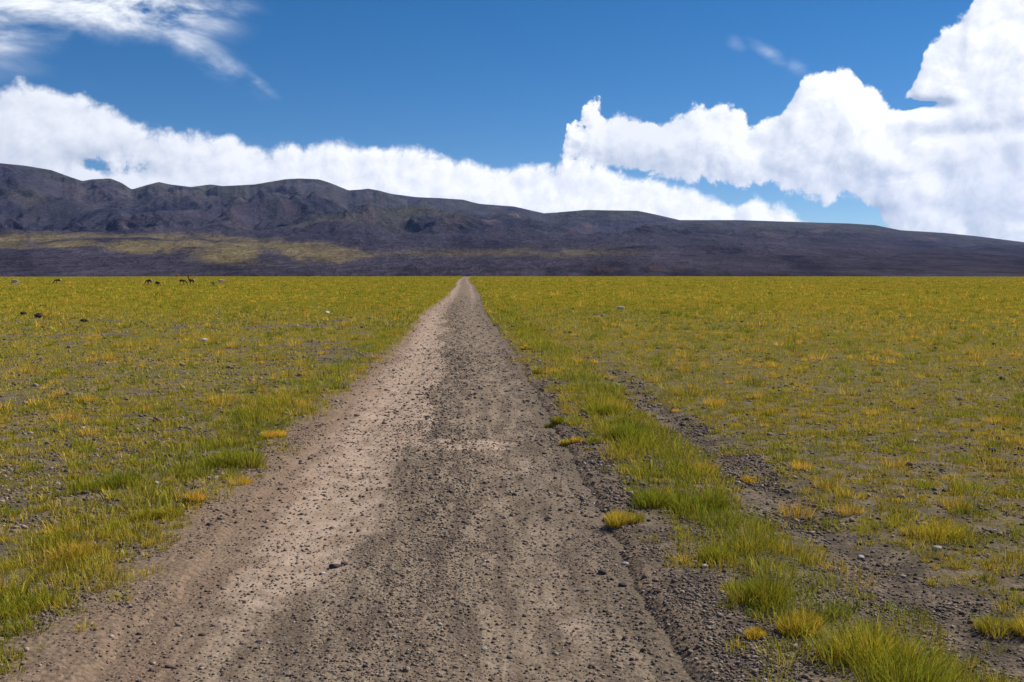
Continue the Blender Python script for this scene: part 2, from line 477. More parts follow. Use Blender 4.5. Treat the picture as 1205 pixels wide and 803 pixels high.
# ------------------------------------------------------------------ ground
def build_ground():
    az = np.concatenate([np.radians(np.arange(-42, 42.01, 0.1)), np.radians(np.arange(48, 318 - 1, 6))])
    r = np.concatenate([[0.02, 0.6, 1.3, 2.0, 2.6], 3.1 * np.exp(np.arange(0, math.log(760 / 3.1), 0.0062)), [770]])
    Rr, Az = np.meshgrid(r, az, indexing='ij')
    x = (Rr * np.sin(Az)).ravel(); y = (Rr * np.cos(Az)).ravel()
    z = ground_h(x, y)
    c, _ = cover(x, y); s, t = track_st(x, y)
    sh = ss(-3.0, -2.2, t + 0.35 * fbm(x / 0.9, y / 0.9, 3, 71)) * ss(1.5, 1.0, t)
    f = grid_faces(len(r), len(az), True)[:, ::-1]
    o = mesh_np('ground', np.stack([x, y, z], 1), f, mat_ground(), smooth=True, attrs={'cover': c, 'shoulder': sh, 'dist': Rr.ravel()})
    tag(o, kind='structure')


def build_track():
    s = np.concatenate([[-12, -6, 0, 2.0, 3.0], 3.6 * np.exp(np.arange(0, math.log(700 / 3.6), 0.006))])
    u = np.linspace(0, 1, 190)
    Sg, U = np.meshgrid(s, u, indexing='ij')
    L, Rr = track_edges(s)
    T = (L - 0.22)[:, None] * (1 - U) + (Rr + 0.22)[:, None] * U
    sv, tv = Sg.ravel(), T.ravel()
    tw = tv + wig(sv)
    x = sv * DX + tw * DY; y = sv * DY - tw * DX
    z = track_h(x, y, sv, tv)
    edge = np.minimum(U, 1 - U).ravel() * (T[:, -1] - T[:, 0]).mean()
    z -= 0.07 * (1 - ss(0.0, 0.22, edge))
    nb = fbm(tv / 0.5, sv / 2.6, 4, 81); nc = fbm(x / 1.4, y / 1.4, 3, 85)
    # pale sandy left side, its inner limit drifting with distance
    inner = -0.75 + 0.42 * fbm(sv / 5.0, sv * 0 + 2, 3, 87) - 0.25 * (1 - ss(6, 9, sv)) + 0.25 * ss(9, 14, sv) - 0.2 * ss(20, 34, sv)
    sand = 1 - ss(inner - 0.35, inner + 0.25, tv + 0.35 * nb)
    sand *= 0.95 - 0.35 * ss(22, 60, sv) - 0.55 * (1 - ss(5.5, 8.5, sv))
    # crossing smear of sand and pale right wheel line
    for (px, py, a, b_, k) in ((545, 520, 0.6, 0.42, 1.25), (490, 515, .5, .2, .7), (585, 545, .35, 1.3, .35), (455, 483, .5, .7, .5)):
        gx, gy = ground_xy(px, py); s0, t0 = track_st(np.array([gx]), np.array([gy]))
        sand = np.maximum(sand, k * np.exp(-((tv - t0) / a) ** 2 - ((sv - s0) / b_) ** 2))
    sand = sand * (1 - 0.5 * ss(-1.45, -1.75, tv) * (1 - ss(8, 10, sv)))
    sand = np.maximum(sand, 0.30 * np.exp(-((tv - 0.05 - 0.08 * np.sin(sv / 3)) / 0.16) ** 2) * (1 + nb))
    sand = np.maximum(sand, (0.32 * np.exp(-((tv - 0.62) / 0.22) ** 2) + 0.25 * ss(40, 90, sv)) * (1 + nc))
    red = np.exp(-((tv + 1.75) / 0.22) ** 2) * (0.5 + nc) + 0.5 * ss(25, 45, sv) * np.exp(-((tv + 0.9) / 0.5) ** 2) * (0.5 + nc)
    o = mesh_np('dirt_track', np.stack([x, y, z], 1), grid_faces(len(s), len(u))[:, ::-1] * 1, mat_track(), smooth=True,
                attrs={'rim': np.clip(np.maximum(1 - ss(0.16, 0.50, (tv - (L - 0.22).repeat(len(u))) + 0.25 * nb), 1.0 - ss(0.18, 0.62, ((Rr + 0.22).repeat(len(u)) - tv) + 0.35 * nb)), 0, 1), 'rimr': (tv > 0).astype(float), 'sand': np.clip(sand, 0, 1), 'red': np.clip(red, 0, 1), 'ts': tv, 'ss': sv})
    # make sure faces look up
    if o.data.polygons[5000].normal.z < 0: o.data.flip_normals()
    tag(o, kind='structure')


# ------------------------------------------------------------------ hills
RIDGE = [(-900, 150), (-600, 176), (-300, 168), (-120, 182), (0, 192), (30, 195), (60, 200), (82, 208), (97, 213), (108, 211), (130, 210), (143, 215), (155, 223), (172, 218), (187, 214), (200, 217), (225, 220),
         (248, 217), (262, 219), (300, 217), (335, 211), (352, 210), (375, 211), (388, 215), (410, 224), (425, 223), (433, 222), (445, 224), (460, 228), (490, 232), (515, 233), (545, 235),
         (556, 238), (565, 240), (605, 243), (640, 251), (655, 250), (690, 247), (750, 248), (770, 252), (800, 259), (870, 259), (900, 260), (930, 261), (1000, 263),
         (1030, 265), (1060, 271), (1110, 274), (1150, 278), (1205, 285), (1400, 292), (1700, 297), (2200, 300)]


def build_hills():
    ra = np.array([AP(*p)[0] for p in RIDGE]); rt = np.array([AP(*p)[1] for p in RIDGE])
    az = np.concatenate([np.radians(np.arange(-46, 46.01, 0.06)), np.radians(np.arange(49, 314 - 2, 3))])
    azw = np.where(az > math.pi, az - 2 * math.pi, az)
    E = np.interp(azw, ra, rt)
    k = np.ones(3) / 3
    E[:len(E) - 100] = np.convolve(np.pad(E, 1, 'edge'), k, 'valid')[:len(E) - 100]
    r = np.concatenate([[560, 640, 740], np.exp(np.linspace(math.log(820), math.log(15500), 620))])
    Rr, A = np.meshgrid(r, azw, indexing='ij')
    x = Rr * np.sin(A); y = Rr * np.cos(A)
    Eg = np.broadcast_to(E[None, :], Rr.shape)
    wv = fbm(x / 2500, y / 2500, 3, 91)
    rid = 9600 + 1500 * np.sin(A * 2.2 + 0.5) * 0.6 + 500 * np.interp(azw, ra, rt * 0)[None, :]
    ap = np.minimum(0.036, 0.62 * Eg)
    q = np.clip((Rr - 700) / (4600 - 700), 0, 1)
    tanE = ap * (q * (2 - q)) ** 1.0
    front = 4800 + 900 * wv
    q2 = np.clip((Rr - front) / (rid - front), 0, 1)
    tanE = tanE + (Eg - ap) * (0.55 * q2 + 0.45 * ss(0, 1, q2))
    h = tanE * Rr
    mt = ss(3200, 5600, Rr)
    wx = x + 500 * fbm(x / 1500, y / 1500, 3, 95); wy = y + 500 * fbm(x / 1500, y / 1500, 3, 96)
    ua = A * 9000 + 600 * fbm(x / 1800, y / 1800, 3, 95); ur = Rr + 900 * fbm(x / 1800, y / 1800, 3, 96)
    relief = 0.8 * fbm(ua / 1500, ur / 3600, 5, 101, 0.52, ridged=True) + 0.17 * fbm(ua / 480, ur / 1500, 4, 102, .5, ridged=True) + 0.35 * fbm(wx / 2600, wy / 1500, 3, 103)
    steep = np.clip((Eg - 0.03) / 0.08, 0.12, 1)
    h = h + mt * steep * relief * 380 + ss(800, 2500, Rr) * 26 * fbm(x / 420, y / 700, 5, 107) * (0.4 + steep)
    # gullies running down the fans
    h = h - ss(1500, 5000, Rr) * 20 * np.clip(fbm(A * 26 + 0.6 * wv, Rr / 5200, 3, 111, ridged=True) - 0.25, 0, 1) * steep
    behind = ss(0, 1, (Rr - rid) / 4200)
    h = h * (1 - 0.75 * behind)
    tan = (h - CAM_H) / Rr
    m_ = tan[:].max(0)
    ratio = E / np.maximum(m_, 1e-4)
    g = np.exp(-np.linspace(-1.5, 1.5, 5) ** 2); g /= g.sum()
    n_in = len(ratio)
    ratio = np.convolve(np.pad(ratio, 2, 'edge'), g, 'valid')[:n_in]
    scale = 1 + (np.clip(ratio, 0.3, 3)[None, :] - 1) * ss(2500, 8500, Rr)
    h = h * scale
    m_ = ((h - CAM_H) / Rr).max(0); h = h * (1 + (np.clip(E / np.maximum(m_, 1e-4), .7, 1.4)[None, :] - 1) * ss(4500, 8500, Rr))
    h = h - 6 * (1 - ss(560, 900, Rr)) - 1.4
    # ---- vegetation and rock tints with sunlight and cloud shade painted in
    tn = np.degrees(np.arctan((h - CAM_H) / Rr))
    vpx = FPX * (h - CAM_H) / Rr
    n1 = fbm(A * 9000 / 650, Rr / 2200, 5, 121, 0.6); n2 = fbm(A * 9000 / 1800, Rr / 3500, 4, 125, 0.55); n3 = fbm(A * 14, Rr / 900, 4, 129, 0.55)
    base = np.array([0.066, 0.059, 0.082])[None, None, :] * np.ones(Rr.shape + (1,))
    def mixc(c0, f, c1): return c0 * (1 - f[..., None]) + np.array(c1) * f[..., None]
    c = mixc(base, ss(-0.1, 0.4, n1) * 0.7, (0.026, 0.026, 0.046))  # navy patches: cloud shadow painted into the slope colour
    c = mixc(c, ss(0.0, 0.4, n2) * 0.6 * mt, (0.085, 0.084, 0.045))
    c = mixc(c, ss(0.12, 0.45, fbm(A * 9000 / 420, Rr / 1400, 4, 133)) * 0.6 * mt, (0.145, 0.10, 0.095))
    c = mixc(c, ss(0.05, 0.35, fbm(ua / 1300 + 7, ur / 2600, 4, 144, .55)) * 0.65 * mt, (0.022, 0.024, 0.046))  # larger dark blue zones: plants in hollows plus painted shadow
    # pale scree and washes
    scree = ss(0.34, 0.5, fbm(ua / 420, ur / 1300, 4, 137, 0.6)) * mt * ss(-0.1, 0.2, fbm(x / 2600, y / 2600, 2, 138)) * ss(-0.45, -0.3, A) * 0.7
    c = mixc(c, ss(0.72, .95, vpx / (FPX * Eg + 1e-6)) * mt * 0.6 * ss(-.3, .2, n1), (0.095, 0.088, 0.055))  # olive upper slopes, sunlit tops painted as tint
    c = mixc(c, scree, (0.22, 0.165, 0.15))
    # yellow grass belt on the upper fan, its sunlit look painted into the tint
    Ac = A
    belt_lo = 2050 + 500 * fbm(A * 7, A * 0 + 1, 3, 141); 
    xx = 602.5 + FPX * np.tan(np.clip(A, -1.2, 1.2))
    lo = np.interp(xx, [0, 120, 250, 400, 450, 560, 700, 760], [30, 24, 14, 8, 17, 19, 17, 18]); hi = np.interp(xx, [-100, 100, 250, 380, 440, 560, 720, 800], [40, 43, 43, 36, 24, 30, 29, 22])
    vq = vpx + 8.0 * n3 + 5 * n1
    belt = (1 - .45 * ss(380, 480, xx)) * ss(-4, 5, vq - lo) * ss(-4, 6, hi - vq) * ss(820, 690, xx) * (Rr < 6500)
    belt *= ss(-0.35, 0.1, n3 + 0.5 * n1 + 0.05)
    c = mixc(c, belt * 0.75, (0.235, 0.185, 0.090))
    red_ = ss(0.2, 0.5, n3 + 0.4 * n1) * ss(20, 12, vpx) * ss(500, 620, xx) * ss(900, 780, xx) * (Rr < 6000)
    c = mixc(c, red_ * 0.45, (0.13, 0.075, 0.055))
    f = grid_faces(len(r), len(az), True)[:, ::-1]
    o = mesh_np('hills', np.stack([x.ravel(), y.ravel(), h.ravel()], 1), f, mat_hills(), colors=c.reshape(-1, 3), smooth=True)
    tag(o, kind='structure')


# ------------------------------------------------------------------ grass
GREEN = np.array([0.14, 0.215, 0.018]); OLIVE = np.array([0.36, 0.335, 0.030]); STRAW = np.array([0.60, 0.40, 0.06]); ORANGE = np.array([0.50, 0.24, 0.03])


def blades(cx, cy, cz, rad, hgt, tint_g, n, wid, rs, seg=2):
    """blades of many tufts at once. arrays cx.. per tuft; tint_g: 0 green .. 1 straw"""
    m = len(cx); T = np.repeat(np.arange(m), n); k = len(T)
    a = rs.uniform(0, 2 * np.pi, k); q = np.sqrt(rs.uniform(0, 1, k))
    bx = cx[T] + q * rad[T] * np.cos(a) * 0.75; by = cy[T] + q * rad[T] * np.sin(a) * 0.75
    h = hgt[T] * (1.1 - 0.45 * q) * rs.uniform(0.55, 1.15, k)
    a2 = a + rs.normal(0, 0.6, k)
    lean = (0.20 + 0.55 * q) * rs.uniform(0.4, 1.3, k)
    dx = np.cos(a2) * lean * h; dy = np.sin(a2) * lean * h
    w = wid * rs.uniform(0.6, 1.4, k) / 2
    fa = rs.uniform(0, 2 * np.pi, k); px = np.cos(fa) * w; py = np.sin(fa) * w
    bz = cz[T] - 0.012
    g = np.clip(tint_g[T] + rs.normal(0, 0.22, k), 0, 1.4)[:, None]
    ctip = np.where(g < 0.5, GREEN + (OLIVE - GREEN) * g * 2, OLIVE + (STRAW - OLIVE) * (g - 0.5) * 1.6)
    cb = ctip * 0.45 + (STRAW * 0.55 + ORANGE * 0.45) * 0.45
    bright = (rs.uniform(0.55, 1.4, k) * rs.uniform(.8, 1.25, m)[T])[:, None]
    ctip = ctip * bright * 1.32; cb = cb * bright
    if seg == 2:
        V = np.empty((k, 5, 3)); V[:, 0] = np.stack([bx - px, by - py, bz], 1); V[:, 1] = np.stack([bx + px, by + py, bz], 1)
        mx, my, mz = bx + dx * 0.35, by + dy * 0.35, bz + h * 0.6
        V[:, 2] = np.stack([mx - px * .8, my - py * .8, mz], 1); V[:, 3] = np.stack([mx + px * .8, my + py * .8, mz], 1)
        V[:, 4] = np.stack([bx + dx, by + dy, bz + h], 1)
        F = np.array([[0, 1, 3], [0, 3, 2], [2, 3, 4]]); C = np.stack([cb, cb, (cb + ctip) / 2, (cb + ctip) / 2, ctip], 1)
    else:
        V = np.empty((k, 3, 3)); V[:, 0] = np.stack([bx - px, by - py, bz], 1); V[:, 1] = np.stack([bx + px, by + py, bz], 1)
        V[:, 2] = np.stack([bx + dx, by + dy, bz + h], 1)
        F = np.array([[0, 1, 2]]); C = np.stack([cb * .7 + ctip * .3, cb * .7 + ctip * .3, ctip], 1)
    nv = V.shape[1]
    F = (np.arange(k)[:, None, None] * nv + F[None]).reshape(-1, 3)
    return V.reshape(-1, 3), F, C.reshape(-1, 3)


def join(parts):
    off = 0; V, F, C = [], [], []
    for v, f, c in parts: V.append(v); F.append(f + off); C.append(c); off += len(v)
    return np.concatenate(V), np.concatenate(F), np.concatenate(C)


MG = mat_grass()
AZM = R(36)


def scatter(r0, r1, dens, rs, keep):
    area = AZM * (r1 ** 2 - r0 ** 2)
    n = int(area * dens)
    r = np.sqrt(rs.uniform(r0 ** 2, r1 ** 2, n)); a = rs.uniform(-AZM, AZM, n)
    x, y = r * np.sin(a), r * np.cos(a)
    return keep(x, y, rs)


def build_grass():
    rs = np.random.default_rng(11)
    def keep(x, y, rs):
        c, v = cover(x, y)
        k = rs.uniform(0, 1, len(x)) < c
        return x[k], y[k], v[k]
    parts = []
    #        r0  r1  dens  blades width rad  hgt  seg
    for (r0, r1, dens, n, wid, rad, hg, seg) in ((3.2, 9, 84, 46, .0046, .066, .054, 2), (9, 18, 74, 26, .0072, .068, .056, 2), (18, 36, 48, 13, .014, .080, .062, 1),
                                                 (36, 80, 15, 8, .032, .12, .09, 1), (80, 200, 2.6, 6, .085, .24, .11, 1), (200, 600, 0.42, 5, .24, .5, .12, 1)):
        x, y, v = scatter(r0, r1, dens, rs, keep)
        m = len(x); r = np.hypot(x, y); s, t = track_st(x, y)
        n1 = fbm(x / 2.2, y / 2.2, 3, 151); n2 = fbm(x / 18, y / 18, 3, 155)
        g = 0.56 + 0.55 * n1 + 0.35 * n2 - 0.32 * v * (1 - ss(30, 90, r)) + rs.normal(0, 0.16, m) + 0.10 * ss(6, 14, t)
        sz = np.clip(rs.lognormal(0, 0.42, m), 0.4, 2.8) * (1 + 0.95 * v * (1 - ss(30, 90, r)))
        z = ground_h(x, y)
        parts.append(blades(x, y, z, rad * sz, hg * sz, g, n, wid, rs, seg))
        print('grass ring', r0, r1, m)
    for (r0, r1, dens, n, wid, rad, hg) in ((5, 16, 1.5, 150, .006, .12, .12), (16, 40, 1.0, 60, .013, .13, .17), (40, 90, .45, 26, .032, .18, .21), (90, 260, .08, 16, .09, .32, .28)):
        x, y, v = scatter(r0, r1, dens, rs, keep)
        m = len(x); sz = np.clip(rs.lognormal(0, .35, m), .5, 2)
        g = np.where(rs.uniform(0, 1, m) < .6, rs.uniform(.8, 1.35, m), rs.uniform(0, .3, m))
        parts.append(blades(x, y, ground_h(x, y), rad * sz, hg * sz, g, n, wid, rs, 1))
    V, F, C = join(parts)
    o = mesh_np('grass', V, F, MG, colors=C)
    tag(o, 'short yellow green steppe grass covering the plain on both sides of the dirt track', 'grass', kind='stuff')


# ------------------------------------------------------------------ stones
def ico():
    t = (1 + 5 ** .5) / 2
    v = np.array([(-1, t, 0), (1, t, 0), (-1, -t, 0), (1, -t, 0), (0, -1, t), (0, 1, t), (0, -1, -t), (0, 1, -t), (t, 0, -1), (t, 0, 1), (-t, 0, -1), (-t, 0, 1)], float)
    v /= np.linalg.norm(v[0])
    f = np.array([(0, 11, 5), (0, 5, 1), (0, 1, 7), (0, 7, 10), (0, 10, 11), (1, 5, 9), (5, 11, 4), (11, 10, 2), (10, 7, 6), (7, 1, 8), (3, 9, 4), (3, 4, 2), (3, 2, 6), (3, 6, 8), (3, 8, 9), (4, 9, 5), (2, 4, 11), (6, 2, 10), (8, 6, 7), (9, 8, 1)])
    return v, f


MS = mat_stone()


def build_gravel():
    rs = np.random.default_rng(23)
    v0, f0 = ico()
    def keep(x, y, rs):
        s, t = track_st(x, y); c, _ = cover(x, y)
        clump = ss(-0.35, 0.35, fbm(x / 0.8, y / 0.8, 3, 161))
        centre = np.exp(-((t + 0.35 + 0.2 * np.sin(s / 2)) / 0.45) ** 2)
        p = np.where((t > -1.9) & (t < 1.1), 0.20 + 0.45 * centre + 0.3 * ss(0.5, 1.1, t) * clump, 0)
        p = np.where(t >= 1.05, (0.75 * np.exp(-((t - 1.45) / 0.5) ** 2) * (1 - .7 * ss(12, 24, s)) + 0.6 * np.exp(-((t - 2.9) / 0.35) ** 2) * (1 - ss(13, 26, s))) * (0.35 + 0.65 * clump) + 0.5 * clump * (t > 1.3) * (0.3 + 0.7 * (1 - c)), p)
        p = np.where(t <= -1.9, 0.42 * clump, p)
        p = p * (1 - ss(26, 105, np.hypot(x, y)) * .98) * np.where((t > 3.3) | (t < -2.3), 1 - .6 * ss(9, 18, np.hypot(x, y)), 1)
        k = rs.uniform(0, 1, len(x)) < p
        return x[k], y[k]
    xs, ys, sc = [], [], []
    for (r0, r1, dens, a, b) in ((3.3, 8, 4200, .0052, 1.0), (8, 14, 1500, .0075, 1.0), (14, 28, 330, .012, 1.0), (28, 110, 60, .017, 1.0)):
        x, y = scatter(r0, r1, dens, rs, keep)
        xs.append(x); ys.append(y); sc.append(a * np.clip(rs.lognormal(0, 0.42, len(x)), 0.4, 3.4))
    x = np.concatenate(xs); y = np.concatenate(ys); sc = np.concatenate(sc)
    s, t = track_st(x, y)
    on = inside_track(s, t) > 0.05
    big = (t > 1.0) & (t < 3.4)
    sc = np.where(big, sc * 1.2, sc); sc = np.where((t > 3.4) | (t < -2.4), sc * 1.5, sc)
    z = np.where(on, track_h(x, y, s, t), ground_h(x, y))
    m = len(x); print('gravel', m)
    J = rs.normal(1, 0.16, (m, 12))
    th = rs.uniform(0, 6.283, m); ct, st = np.cos(th)[:, None], np.sin(th)[:, None]
    ax = rs.uniform(0.75, 1.5, (m, 1)); az_ = rs.uniform(0.45, 0.9, (m, 1))
    P = v0[None] * J[..., None] * sc[:, None, None]
    X = P[..., 0] * ax; Y = P[..., 1]; Z = P[..., 2] * az_
    V = np.stack([X * ct - Y * st + x[:, None], X * st + Y * ct + y[:, None], Z + z[:, None] + (sc * 0.25)[:, None]], -1)
    pal = np.array([(0.11, 0.088, 0.068), (0.17, 0.130, 0.095), (0.26, 0.195, 0.145), (0.40, 0.31, 0.24), (0.20, 0.12, 0.085), (0.50, 0.45, 0.40)])
    ci = rs.choice(6, m, p=[.20, .26, .27, .165, .10, .005])
    C = np.repeat(pal[ci][:, None, :] * rs.uniform(.8, 1.2, (m, 1, 1)), 12, 1)
    F = (np.arange(m)[:, None, None] * 12 + f0[None]).reshape(-1, 3)
    o = mesh_np('gravel', V.reshape(-1, 3), F, MS, colors=C.reshape(-1, 3))
    tag(o, 'loose grey and brown gravel strewn over the dirt track and its shoulders', 'gravel', kind='stuff')


build_ground()
build_track()
build_hills()
build_grass()
build_gravel()


# ------------------------------------------------------------------ single tussocks
def tussock(px, py, wpx, g, hk, label, seed, n=420, group='clumps of bunch grass along the track and on the plain'):
    rs = np.random.default_rng(seed)
    x, y = ground_xy(px, py); r = math.hypot(x, y)
    rad = wpx / 2 * r / FPX
    sub = 3 + int(wpx > 40) * 3
    parts = []
    for i in range(sub):
        a = rs.uniform(0, 6.28); q = rad * rs.uniform(0.1, 0.75)
        cx, cy = q * math.cos(a), q * math.sin(a)
        z = float(ground_h(np.array([x + cx]), np.array([y + cy]))[0]) - Z0(x, y)
        parts.append(blades(np.array([cx]), np.array([cy]), np.array([z]), np.array([rad * 0.62]), np.array([.82 * rad * hk * rs.uniform(.75, 1.05)]),
                            np.array([g + rs.normal(0, .12)]), n // sub * 2, 0.0044 * max(1, r / 8), rs, 2))
    V, F, C = join(parts)
    o = mesh_np('grass_tussock', V, F, MG, colors=C)
    o.location = (x, y, Z0(x, y))
    tag(o, label, 'grass tussock', group)


def Z0(x, y): return float(ground_h(np.array([x]), np.array([y]))[0])


TUSS = [
    (738, 618, 46, .70, 1.15, 'small orange brown tussock alone beside the pale sandy patch on the right shoulder'),
    (774, 598, 62, .10, 1.0, 'round green tussock just above the orange one by the pale sandy patch'),
    (826, 606, 74, .20, .9, 'broad green tussock in the right verge, beside the round green one'),
    (846, 664, 44, .25, 1.1, 'narrow dark green tussock on the edge of the gravel, halfway down the right verge'),
    (892, 712, 78, .38, 1.1, 'big green tussock with straw roots overhanging the gravel at the lower right of the track'),
    (938, 748, 62, .85, 1.0, 'bright orange tussock below the big one with straw roots at the lower right'),
    (892, 756, 34, .90, 1.0, 'tiny orange tussock standing out in the gravel left of the bright orange one'),
    (1040, 792, 190, .30, .62, 'largest green tussock, spreading along the bottom edge at the right'),
    (654, 499, 24, .35, 1.2, 'small upright tussock in the dark gravel close to the right edge of the track'),
    (673, 522, 26, .75, 1.0, 'little yellow tussock alone in the gravel between track and green verge'),
    (742, 518, 58, .08, .9, 'dense deep green tussock where the right verge is greenest'),
    (704, 489, 44, .22, .9, 'green tussock in the verge just beyond the densest green one'),
    (1108, 632, 92, .62, .6, 'low wide yellow tussock on the plain beyond the gravel strip at right'),
    (1188, 742, 90, .60, .6, 'low yellow tussock cut by the right edge of the view'),
    (884, 562, 26, 1.0, .9, 'small orange tussock on the far lip of the gravel strip at right'),
    (632, 440, 18, .5, 1.1, 'small tussock on the right lip of the track farther ahead'),
    (622, 412, 15, .9, 1.1, 'tiny orange tussock on the right lip of the track, farthest ahead of its row'),
    (228, 594, 32, 1.1, 1.0, 'small orange tussock on the bare brown shoulder left of the track'),
    (126, 574, 66, .18, .8, 'bright green tussock in the grass left of the small orange one'),
    (276, 548, 72, .12, .75, 'wide bright green tussock nearest the left edge of the sandy track'),
    (100, 656, 62, .85, .8, 'orange and green tussock near the lower left, beside bare gravel'),
    (28, 722, 84, .22, .6, 'low green tussock in the bottom left corner'),
    (186, 612, 54, .45, .8, 'olive tussock on the inner edge of the left grass, below the small orange one'),
    (247, 474, 22, .80, .9, 'small dark rooted tussock alone in the middle of the left plain'),
    (322, 516, 34, 1.05, .8, 'rust tinted tussock by the left shoulder, beyond the wide bright green one'),
    (50, 374, 14, 1.3, .9, 'rusty orange tussock beside a dark rock far out on the left plain'),
    (796, 388, 13, 1.1, .8, 'dark rooted orange tussock far out on the right plain'),
]
for i, (px, py, w_, g_, hk, lb) in enumerate(TUSS):
    tussock(px, py, w_, g_, hk, lb, 500 + i, n=int(260 + 4 * w_))


# ------------------------------------------------------------------ single stones
def make_stone(px, py, wpx, colr, label, seed, flat=.6, long_=1.25, rot=0.0, kind='stone', group=None):
    rs = np.random.default_rng(seed)
    v, f = ico()
    vs = [tuple(p) for p in v]; mid = {}; nf = []
    for _ in range(2):
        nf = []; mid = {}
        def md(a, b):
            k = (min(a, b), max(a, b))
            if k not in mid:
                p = (np.array(vs[a]) + np.array(vs[b])) / 2; vs.append(tuple(p / np.linalg.norm(p))); mid[k] = len(vs) - 1
            return mid[k]
        for a, b, c in f:
            ab, bc, ca = md(a, b), md(b, c), md(c, a); nf += [(a, ab, ca), (b, bc, ab), (c, ca, bc), (ab, bc, ca)]
        f = nf
    V = np.array(vs); F = np.array(f)
    # chip flat facets off the ball
    for _ in range(11):
        n = rs.normal(size=3); n /= np.linalg.norm(n); d = rs.uniform(.62, .86)
        k = V @ n; V = V - np.maximum(k - d, 0)[:, None] * n[None]
    V = V + rs.normal(0, .012, V.shape)
    x, y = ground_xy(px, py); r = math.hypot(x, y); a = wpx / 2 * r / FPX / long_ * 1.15
    V = V * np.array([a * long_, a, a * flat])
    c, s_ = math.cos(rot), math.sin(rot)
    V = np.stack([V[:, 0] * c - V[:, 1] * s_, V[:, 0] * s_ + V[:, 1] * c, V[:, 2]], 1)
    ss_, tt = track_st(np.array([x]), np.array([y]))
    on = inside_track(ss_, tt)[0] > .05
    z = float(track_h(np.array([x]), np.array([y]), ss_, tt)[0]) if on else Z0(x, y)
    o = mesh_np(kind, V, F, MS, colors=np.tile(np.array(colr), (len(V), 1)) * rs.uniform(.9, 1.1, (len(V), 1)))
    lift = 0.0 if r < 20 else 0.05
    o.location = (x, y, z + a * flat * .45 + lift)
    tag(o, label, kind, group or 'loose stones along the track and on the plain')


DK = (.085, .07, .066); GY = (.22, .19, .17); WH = (.52, .48, .43)
STONES = [
    (394, 664, 13, DK, 'dark angular stone lying on the pale left half of the track'),
    (405, 661, 9, DK, 'smaller dark stone touching the angular one on the pale left half of the track'),
    (380, 670, 7, WH, 'whitish pebble just below the pair of dark stones on the track'),
    (570, 757, 8, WH, 'white pebble in the middle of the track near the bottom'),
    (736, 658, 9, WH, 'pale stone in the right shoulder gravel below the small orange tussock'),
    (1103, 646, 12, WH, 'largest white stone, on bare gravel far right'),
    (1013, 649, 9, WH, 'white stone in the dark gravel strip, left of the largest white one'),
    (829, 673, 9, WH, 'white stone against the roots of the narrow dark green tussock'),
    (184, 571, 8, WH, 'light stone among grass on the left, above the bare shoulder'),
    (240, 403, 7, (.70, .68, .63), 'bright white stone alone in the left plain'),
    (385, 370, 6, (.70, .68, .63), 'tiny bright white stone between the white one and the track'),
    (45, 375, 11, (.03, .025, .025), 'black rock beside the rusty tussock far left'),
    (28, 372, 8, (.03, .025, .025), 'small black rock left of the one with the rusty tussock'),
    (99, 380, 8, (.03, .025, .025), 'small black rock right of the one with the rusty tussock'),
    (305, 745, 8, GY, 'grey stone at the left side of the track near the bottom'),
    (247, 620, 8, DK, 'dark stone on the brown left shoulder'),
    (709, 668, 12, DK, 'dark stone, bigger of two in the gravel under the small orange tussock'),
    (733, 682, 11, DK, 'dark stone at the lower right of its twin under the small orange tussock'),
    (1170, 532, 12, DK, 'dark stone on the bare patch near the right edge'),
    (731, 365, 9, (.88, .87, .84), 'slender white stone lying slantwise on the right plain'),
]
for i, (px, py, w_, c_, lb) in enumerate(STONES):
    make_stone(px, py, w_, c_, lb, 900 + i, flat=1.1 if 'slender' in lb else .6, long_=2.6 if 'slender' in lb else 1.25, rot=-0.25 if 'slender' in lb else i * .7)


# ------------------------------------------------------------------ grazing herd
def mat_wool(name, body, rump, neck):
    m, N, b = new_mat(name)
    tc = N.node('ShaderNodeTexCoord').outputs['Object']
    sp = N.node('ShaderNodeSeparateXYZ'); N.l.new(tc, sp.inputs[0])
    n = N.noise(tc, 5, 3, .5); n2 = N.noise(tc, 30, 3, .6)
    c = N.mix(N.sstep(N.m('ADD', sp.outputs[0], N.m('MULTIPLY', N.m('SUBTRACT', n, .5), .5)), .02, -.12), body, rump)
    c = N.mix(N.sstep(sp.outputs[0], .80, .92), c, neck)
    c = N.mix(N.m('MULTIPLY', n2, .3), c, (.05, .035, .025))
    N.l.new(c, b.inputs['Base Color']); bump(N, b, n2, .04)
    return m


